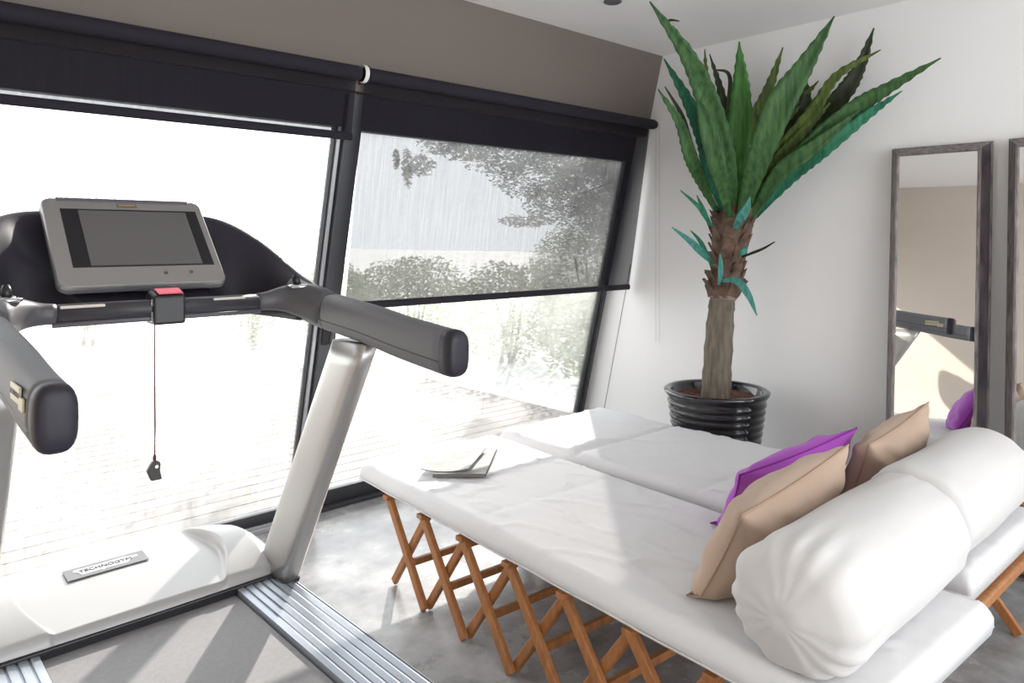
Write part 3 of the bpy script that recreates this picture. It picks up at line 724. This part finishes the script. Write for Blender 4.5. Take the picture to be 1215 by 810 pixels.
# ------------------------------------------------------------------ potted plant
PX, PY = 3.37, 2.112
pl = thing('potted_agave', 'tall agave on a bare trunk in a ribbed black pot in the corner', 'potted plant', (PX, PY, 0))
bm = bmesh.new(); prof = [(.0, .0), (.165, .0), (.18, .012)]
nr = 14
for k in range(nr):
    z0 = .04 + k * .0375; rr = .182 + (.252 - .182) * (k / nr)
    prof += [(rr, z0), (rr + .006, z0 + .011), (rr + .007, z0 + .021), (rr + .003, z0 + .031)]
prof += [(.255, .575), (.268, .59), (.272, .605), (.262, .612), (.240, .610), (.232, .598), (.228, .54), (.0, .54)]
lathe(bm, prof, 72); obj('pot', bm, M['pot'], pl, True)
bm = bmesh.new(); n = 40; cvt = bm.verts.new((0, 0, .572)); prev = None; rr_ = []
for ri in range(1, 9):
    rr_.append([bm.verts.new((.231 * ri / 8 * math.cos(2 * math.pi * k / n), .231 * ri / 8 * math.sin(2 * math.pi * k / n), .566 + .014 * noise.noise(Vector((ri * .9, k * .7, 0))))) for k in range(n)])
for k in range(n): bm.faces.new((cvt, rr_[0][k], rr_[0][(k + 1) % n]))
for a, b in zip(rr_, rr_[1:]):
    for k in range(n): bm.faces.new((a[k], b[k], b[(k + 1) % n], a[(k + 1) % n]))
obj('soil', bm, M['soil'], pl)
TD = 3.83
def lp(px, py, t=TD):
    q = at(px, py, t); return Vector((q.x - PX, q.y - PY, q.z))
trunk_pts = [(849, 478, 36), (850, 455, 34), (852, 420, 33), (854, 390, 32), (856, 365, 30), (858, 350, 30), (861, 335, 28)]
tp = catmull(trunk_pts, 30); bm = bmesh.new()
base = lp(849, 478)
P = [lp(a, b) for a, b, c in tp]; rad = [c / 2 * TD / FPX * (1 + .035 * math.sin(i * 1.3) + .02 * math.sin(i * 2.9)) for i, (a, b, c) in enumerate(tp)]
P[0].z = .55
tube(bm, P, rad, 22); obj('trunk', bm, M['trunk'], pl, True)
# crown of dead leaf stubs
cp = catmull([(857, 352, 30), (860, 340, 40), (863, 315, 36), (866, 290, 42), (869, 265, 46), (870, 250, 36)], 24)
CPs = [lp(a, b) for a, b, c in cp]; CR = [c / 2 * TD / FPX for a, b, c in cp]
bm = bmesh.new(); tube(bm, CPs, CR, 20)
random.seed(4)
for k in range(1, 24, 2):
    nn = 8
    for i in range(nn):
        a = 2 * math.pi * (i + .5 * (k % 2) + random.uniform(-.2, .2)) / nn; c = CPs[k]; r = CR[k] * .93
        out = Vector((math.cos(a), math.sin(a), 0)); tan = Vector((-math.sin(a), math.cos(a), 0)); up = Vector((0, 0, 1))
        w = random.uniform(.028, .042); hgt = random.uniform(.03, .052); th = .010; fl = random.uniform(.014, .034)
        b0 = c + out * r - up * .012
        tp_ = c + out * (r + fl) + up * hgt
        vs = [bm.verts.new(p) for p in (b0 - tan * w, b0 + tan * w, b0 + tan * w - out * th, b0 - tan * w - out * th, tp_ - tan * w * .6, tp_ + tan * w * .55 + up * random.uniform(-.01, .01), tp_ + tan * w * .5 - out * th, tp_ - tan * w * .5 - out * th)]
        for f in ((0, 1, 5, 4), (1, 2, 6, 5), (2, 3, 7, 6), (3, 0, 4, 7), (4, 5, 6, 7), (3, 2, 1, 0)): bm.faces.new([vs[q] for q in f])
obj('leaf_stubs', bm, M['scale'], pl)
bm = bmesh.new(); tube(bm, [lp(857, 354), lp(858, 347)], [.070, .076], 22); obj('fibre_collar', bm, mat('pale_fibre', (.38, .30, .24), .9, var=.4, vscale=40, bump=.6), pl, True)

def leaf(pts, wpx, m, depths, fold=.35, twist=0., teeth=True, face=None):
    """pts: pixels base->tip, depths: matching depth along the camera axis; wpx: widest width in px"""
    n = 34; P4 = [(p[0], p[1], d) for p, d in zip(pts, depths)]
    C = catmull(P4, n); W = []
    for a, b, t in C:
        u = (a - CXP) / FPX; tw = (XW - .07) / (.671 + .741 * u)
        W.append(lp(a, b, min(t, tw)))
    for q in W: q.z = min(q.z, ZC - .03)
    bm = bmesh.new(); rows = []
    for i, p in enumerate(W):
        s = i / n; a = (W[min(i + 1, n)] - W[max(i - 1, 0)]).normalized()
        toc = (Vector((0, 0, CH)) - (p + Vector((PX, PY, 0)))).normalized() if face is None else Vector(face)
        side = a.cross(toc).normalized(); nr = side.cross(a).normalized()
        ang = twist * (s - .2); side, nr = side * math.cos(ang) + nr * math.sin(ang), nr * math.cos(ang) - side * math.sin(ang)
        w = wpx / 2 * .70 * TD / FPX * (.40 + .60 * math.sin(min(1, s / .48) * math.pi / 2) ** 1.3) * (1 if s < .48 else max(.02, (1 - ((s - .48) / .52) ** 1.5)))
        tz = .0042 * (1 if (i % 2) else -.3) if teeth and .1 < s < .93 else 0
        row = []
        for k in (-1, -.55, 0, .55, 1):
            ww = (abs(w) + (tz if abs(k) == 1 else 0)) * k
            row.append(bm.verts.new(p + side * ww + nr * (fold * w * (abs(k) ** 1.6))))
        # underside keel
        rows.append(row)
    for a, b in zip(rows, rows[1:]):
        for k in range(4): bm.faces.new((a[k], a[k + 1], b[k + 1], b[k]))
    o = obj('leaf', bm, m, pl, True, recalc=False)
    md = o.modifiers.new('solid', 'SOLIDIFY'); md.thickness = .006; md.offset = -1
    return o
L_ = M['leaf']; LB = M['leaf_bright']; LO = M['leaf_olive']; LD = M['leaf_dark']; LT = M['leaf_teal']; LP = M['leaf_pale']
# back leaves first
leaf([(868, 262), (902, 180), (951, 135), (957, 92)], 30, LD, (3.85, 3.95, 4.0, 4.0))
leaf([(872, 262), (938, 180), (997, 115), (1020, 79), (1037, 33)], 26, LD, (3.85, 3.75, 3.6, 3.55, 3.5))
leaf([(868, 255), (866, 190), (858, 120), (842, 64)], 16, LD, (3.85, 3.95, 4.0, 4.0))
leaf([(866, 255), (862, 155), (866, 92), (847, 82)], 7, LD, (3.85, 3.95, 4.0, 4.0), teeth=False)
leaf([(868, 258), (900, 178), (940, 130), (971, 96)], 18, LO, (3.8, 3.8, 3.8, 3.8))
leaf([(866, 258), (846, 170), (836, 100), (817, 51)], 18, L_, (3.85, 3.95, 4.0, 4.0))
leaf([(866, 258), (850, 170), (840, 110), (836, 58)], 13, LO, (3.85, 3.85, 3.9, 3.9))
leaf([(862, 250), (880, 170), (907, 118), (929, 56)], 24, LO, (3.85, 3.9, 3.95, 3.95))
leaf([(878, 250), (915, 190), (964, 132), (994, 89), (1045, 59)], 17, LO, (3.8, 3.7, 3.55, 3.45, 3.35))
leaf([(885, 252), (930, 200), (975, 155), (1034, 106)], 22, LT, (3.8, 3.7, 3.6, 3.5))
leaf([(884, 254), (938, 194), (1010, 132), (1053, 105), (1116, 69)], 25, L_, (3.8, 3.6, 3.45, 3.35, 3.2))
leaf([(896, 257), (940, 210), (977, 178), (1027, 138), (1070, 108)], 20, LT, (3.8, 3.65, 3.5, 3.4, 3.3), .3)
leaf([(888, 262), (925, 205), (965, 175), (1020, 130)], 24, L_, (3.78, 3.6, 3.5, 3.4))
leaf([(859, 250), (843, 205), (836, 165), (816, 119), (788, 70)], 26, LT, (3.8, 3.7, 3.65, 3.6, 3.5))
leaf([(851, 252), (832, 215), (819, 185), (806, 145), (781, 106)], 19, L_, (3.8, 3.7, 3.6, 3.55, 3.5))
leaf([(836, 215), (818, 165), (808, 135), (789, 103)], 7, LD, (3.72, 3.65, 3.6, 3.55), teeth=False)
leaf([(870, 258), (874, 190), (879, 115), (877, 49)], 38, LB, (3.8, 3.7, 3.65, 3.6), .25)
leaf([(870, 258), (862, 190), (840, 120), (815, 65), (771, 2)], 33, L_, (3.78, 3.6, 3.5, 3.4, 3.3), .3)
leaf([(866, 258), (852, 200), (838, 150), (826, 110)], 26, L_, (3.7, 3.55, 3.5, 3.5), .3)
leaf([(878, 262), (900, 190), (925, 125), (954, 79), (990, 19)], 42, L_, (3.75, 3.55, 3.45, 3.4, 3.3), .25)
leaf([(800, 32), (789, 30), (795, 24), (806, 25)], 3, LD, (3.38, 3.36, 3.35, 3.34), teeth=False)
leaf([(872, 258), (890, 200), (905, 160), (918, 128)], 20, L_, (3.8, 3.75, 3.7, 3.68))
leaf([(880, 258), (912, 205), (950, 160), (985, 122)], 18, LO, (3.8, 3.7, 3.6, 3.52))
leaf([(862, 256), (848, 205), (832, 160), (822, 128)], 20, LT, (3.8, 3.72, 3.66, 3.62))
# small lower leaves
leaf([(843, 268), (836, 255), (829, 245), (808, 226)], 7, LT, (3.76, 3.7, 3.65, 3.6), teeth=False)
leaf([(845, 268), (838, 258), (833, 246), (827, 232)], 7, LT, (3.76, 3.7, 3.68, 3.66), teeth=False)
leaf([(872, 272), (878, 260), (885, 248), (890, 234)], 14, LP, (3.68, 3.62, 3.58, 3.56), teeth=False)
leaf([(845, 312), (833, 300), (819, 286), (798, 270)], 10, LP, (3.76, 3.68, 3.6, 3.5), teeth=False)
leaf([(846, 315), (838, 300), (830, 285), (820, 274)], 6, LT, (3.76, 3.7, 3.66, 3.62), teeth=False)
leaf([(853, 338), (855, 325), (855, 312), (854.5, 301)], 7, LP, (3.70, 3.68, 3.66, 3.66), teeth=False)
leaf([(857, 333), (874, 333), (888, 350), (898, 374)], 11, LP, (3.70, 3.62, 3.56, 3.52), teeth=False)
leaf([(878, 306), (890, 301), (905, 295), (919, 287)], 3, LD, (3.78, 3.7, 3.65, 3.6), teeth=False)
leaf([(876, 304), (880, 300), (884, 296), (886, 292)], 8, LP, (3.72, 3.68, 3.66, 3.64), teeth=False)

# ------------------------------------------------------------------ outside
g = thing('deck', None, None, kind='structure')
bm = bmesh.new(); yy = 3.50; k = 0
while yy < 7.6:
    box(bm, (-9, yy + .003, -.075), (4.40, yy + .132, -.05)); yy += .14
o = tag(obj('deck_boards', bm, M['deck'], g), kind='structure')
bm = bmesh.new(); box(bm, (4.40, 3.45, -.10), (4.46, 7.6, -.045)); tag(obj('deck_edge', bm, mat('deck_edge_board', (.45, .40, .36), .8), g), kind='structure')
bm = bmesh.new(); box(bm, (-60, 3.5, -.30), (60, 140, -.10)); tag(obj('ground', bm, M['gravel']), kind='structure')

def foliage(bm, c, rx, ry, rz, n, size, seed):
    rd = random.Random(seed)
    for _ in range(n):
        while True:
            p = Vector((rd.uniform(-1, 1), rd.uniform(-1, 1), rd.uniform(-1, 1)))
            if p.length < 1 and (p.length > .45): break
        q = Vector(c) + Vector((p.x * rx, p.y * ry, p.z * rz)) * (1 + .25 * noise.noise(p * 2.2 + Vector((seed, 0, 0))))
        a = Vector((rd.gauss(0, 1), rd.gauss(0, 1), rd.gauss(0, .7))).normalized(); b = a.orthogonal().normalized(); s = size * rd.uniform(.6, 1.3)
        vs = [bm.verts.new(q - a * s), bm.verts.new(q + b * s * .35), bm.verts.new(q + a * s), bm.verts.new(q - b * s * .35)]
        bm.faces.new(vs)
def shrub(x, y, h, w, seed, label, grp='shrubs beyond the deck'):
    t = thing('garden_shrub', label, 'shrub', (x, y, -.1), 0, grp)
    bm = bmesh.new()
    rd = random.Random(seed)
    for k in range(5): tube(bm, [(rd.uniform(-.1, .1), rd.uniform(-.1, .1), 0), (rd.uniform(-.3, .3) * w, rd.uniform(-.3, .3) * w, h * .7)], [.025, .01], 6)
    obj('stem', bm, M['bark'], t)
    bm = bmesh.new(); foliage(bm, (0, 0, h * .55), w, w * .8, h * .52, int(9000 * w), .034, seed); obj('foliage', bm, M['fol_far'], t)
def tree(x, y, h, cr, seed, lean, label, n=3500, trunk=True, size=.13):
    t = thing('garden_tree', label, 'tree', (x, y, -.1), 0, 'trees beyond the deck')
    rd = random.Random(seed); bm = bmesh.new()
    top = Vector((lean[0], lean[1], h))
    tube(bm, [(0, 0, 0), (lean[0] * .3, lean[1] * .3, h * .4), tuple(top)], [.16, .12, .05], 10)
    clusters = []
    for k in range(8):
        a = rd.uniform(0, 6.28); st = Vector((lean[0] * .3, lean[1] * .3, h * .45)).lerp(top, rd.uniform(0, .9)); e = top + Vector((math.cos(a) * cr * rd.uniform(.5, 1), math.sin(a) * cr * rd.uniform(.4, .9), rd.uniform(-.35, .35) * cr))
        mid = st.lerp(e, .5) + Vector((rd.uniform(-.2, .2), rd.uniform(-.2, .2), rd.uniform(0, .25)))
        tube(bm, [st, mid, e], [.06, .035, .012], 6); clusters.append(e)
    obj('branches', bm, M['bark'], t)
    bm = bmesh.new()
    for i, e in enumerate(clusters): foliage(bm, e, cr * .45, cr * .4, cr * .22, n // 8, size, seed + i)
    obj('foliage', bm, M['fol_tree'], t)
shr = [(5.7, 4.9, 1.05, .75, 'low green shrub closest to the right edge of the glazing'), (5.9, 6.6, 1.15, .85, 'bushy green shrub, second from the right edge of the glazing'),
       (5.7, 8.4, 1.2, .85, 'rounded shrub seen through the middle of the lowered blind'), (5.5, 10.3, 1.05, .8, 'shrub low behind the bottom bar of the lowered blind, left part'),
       (4.0, 9.6, 1.7, .5, 'tall narrow shrub seen just right of the window mullion'), (2.4, 11.5, 2.1, .9, 'hazy shrub seen just left of the window mullion'),
       (8.2, 7.4, 1.75, 1.0, 'taller shrub behind the blind, under the tree canopy')]
for i, (x, y, h, w, lb) in enumerate(shr): shrub(x, y, h, w, 20 + i, lb)
t = thing('garden_tree', 'grey-green tree whose canopy hangs in from the right behind the lowered blind', 'tree', (8.7, 4.7, -.1))
TO = Vector((8.7, 4.7, -.1)); rd = random.Random(3); bm = bmesh.new()
tube(bm, [(0, 0, 0), (-.1, .1, 1.2), (-.3, .4, 2.3)], [.18, .14, .10], 10)
cl = [(745, 235, 8.6, .35, .30), (715, 255, 8.8, .30, .22), (700, 222, 8.4, .45, .28), (665, 238, 8.2, .38, .20), (640, 205, 8.0, .50, .24), (600, 185, 8.0, .42, .18), (560, 172, 8.0, .36, .14), (530, 168, 8.1, .3, .12),
      (625, 262, 8.6, .30, .06), (500, 196, 8.1, .13, .10), (483, 198, 8.1, .05, .17), (470, 188, 8.1, .03, .09), (735, 270, 9.0, .3, .15), (690, 190, 7.9, .5, .2), (740, 195, 8.2, .4, .15)]
P3 = [at(a, b, c) - TO for a, b, c, r1, r2 in cl]
for q, c in zip(P3, cl):
    if c[0] < 610: continue
    mid = Vector((-.3, .4, 2.3)).lerp(q, .5) + Vector((0, 0, .18)); tube(bm, catmull([(-.25, .35, 2.2), tuple(mid), tuple(q)], 8), [.05, .04, .034, .028, .022, .017, .013, .009, .005], 6)
obj('branches', bm, M['bark'], t)
bm = bmesh.new()
for i, (q, c) in enumerate(zip(P3, cl)): foliage(bm, q, c[3] * 1.15, c[3] * 1.15, c[4] * 1.3, int(17000 * c[3] * c[4]) + 120, .032, 70 + i)
obj('foliage', bm, M['fol_tree'], t)
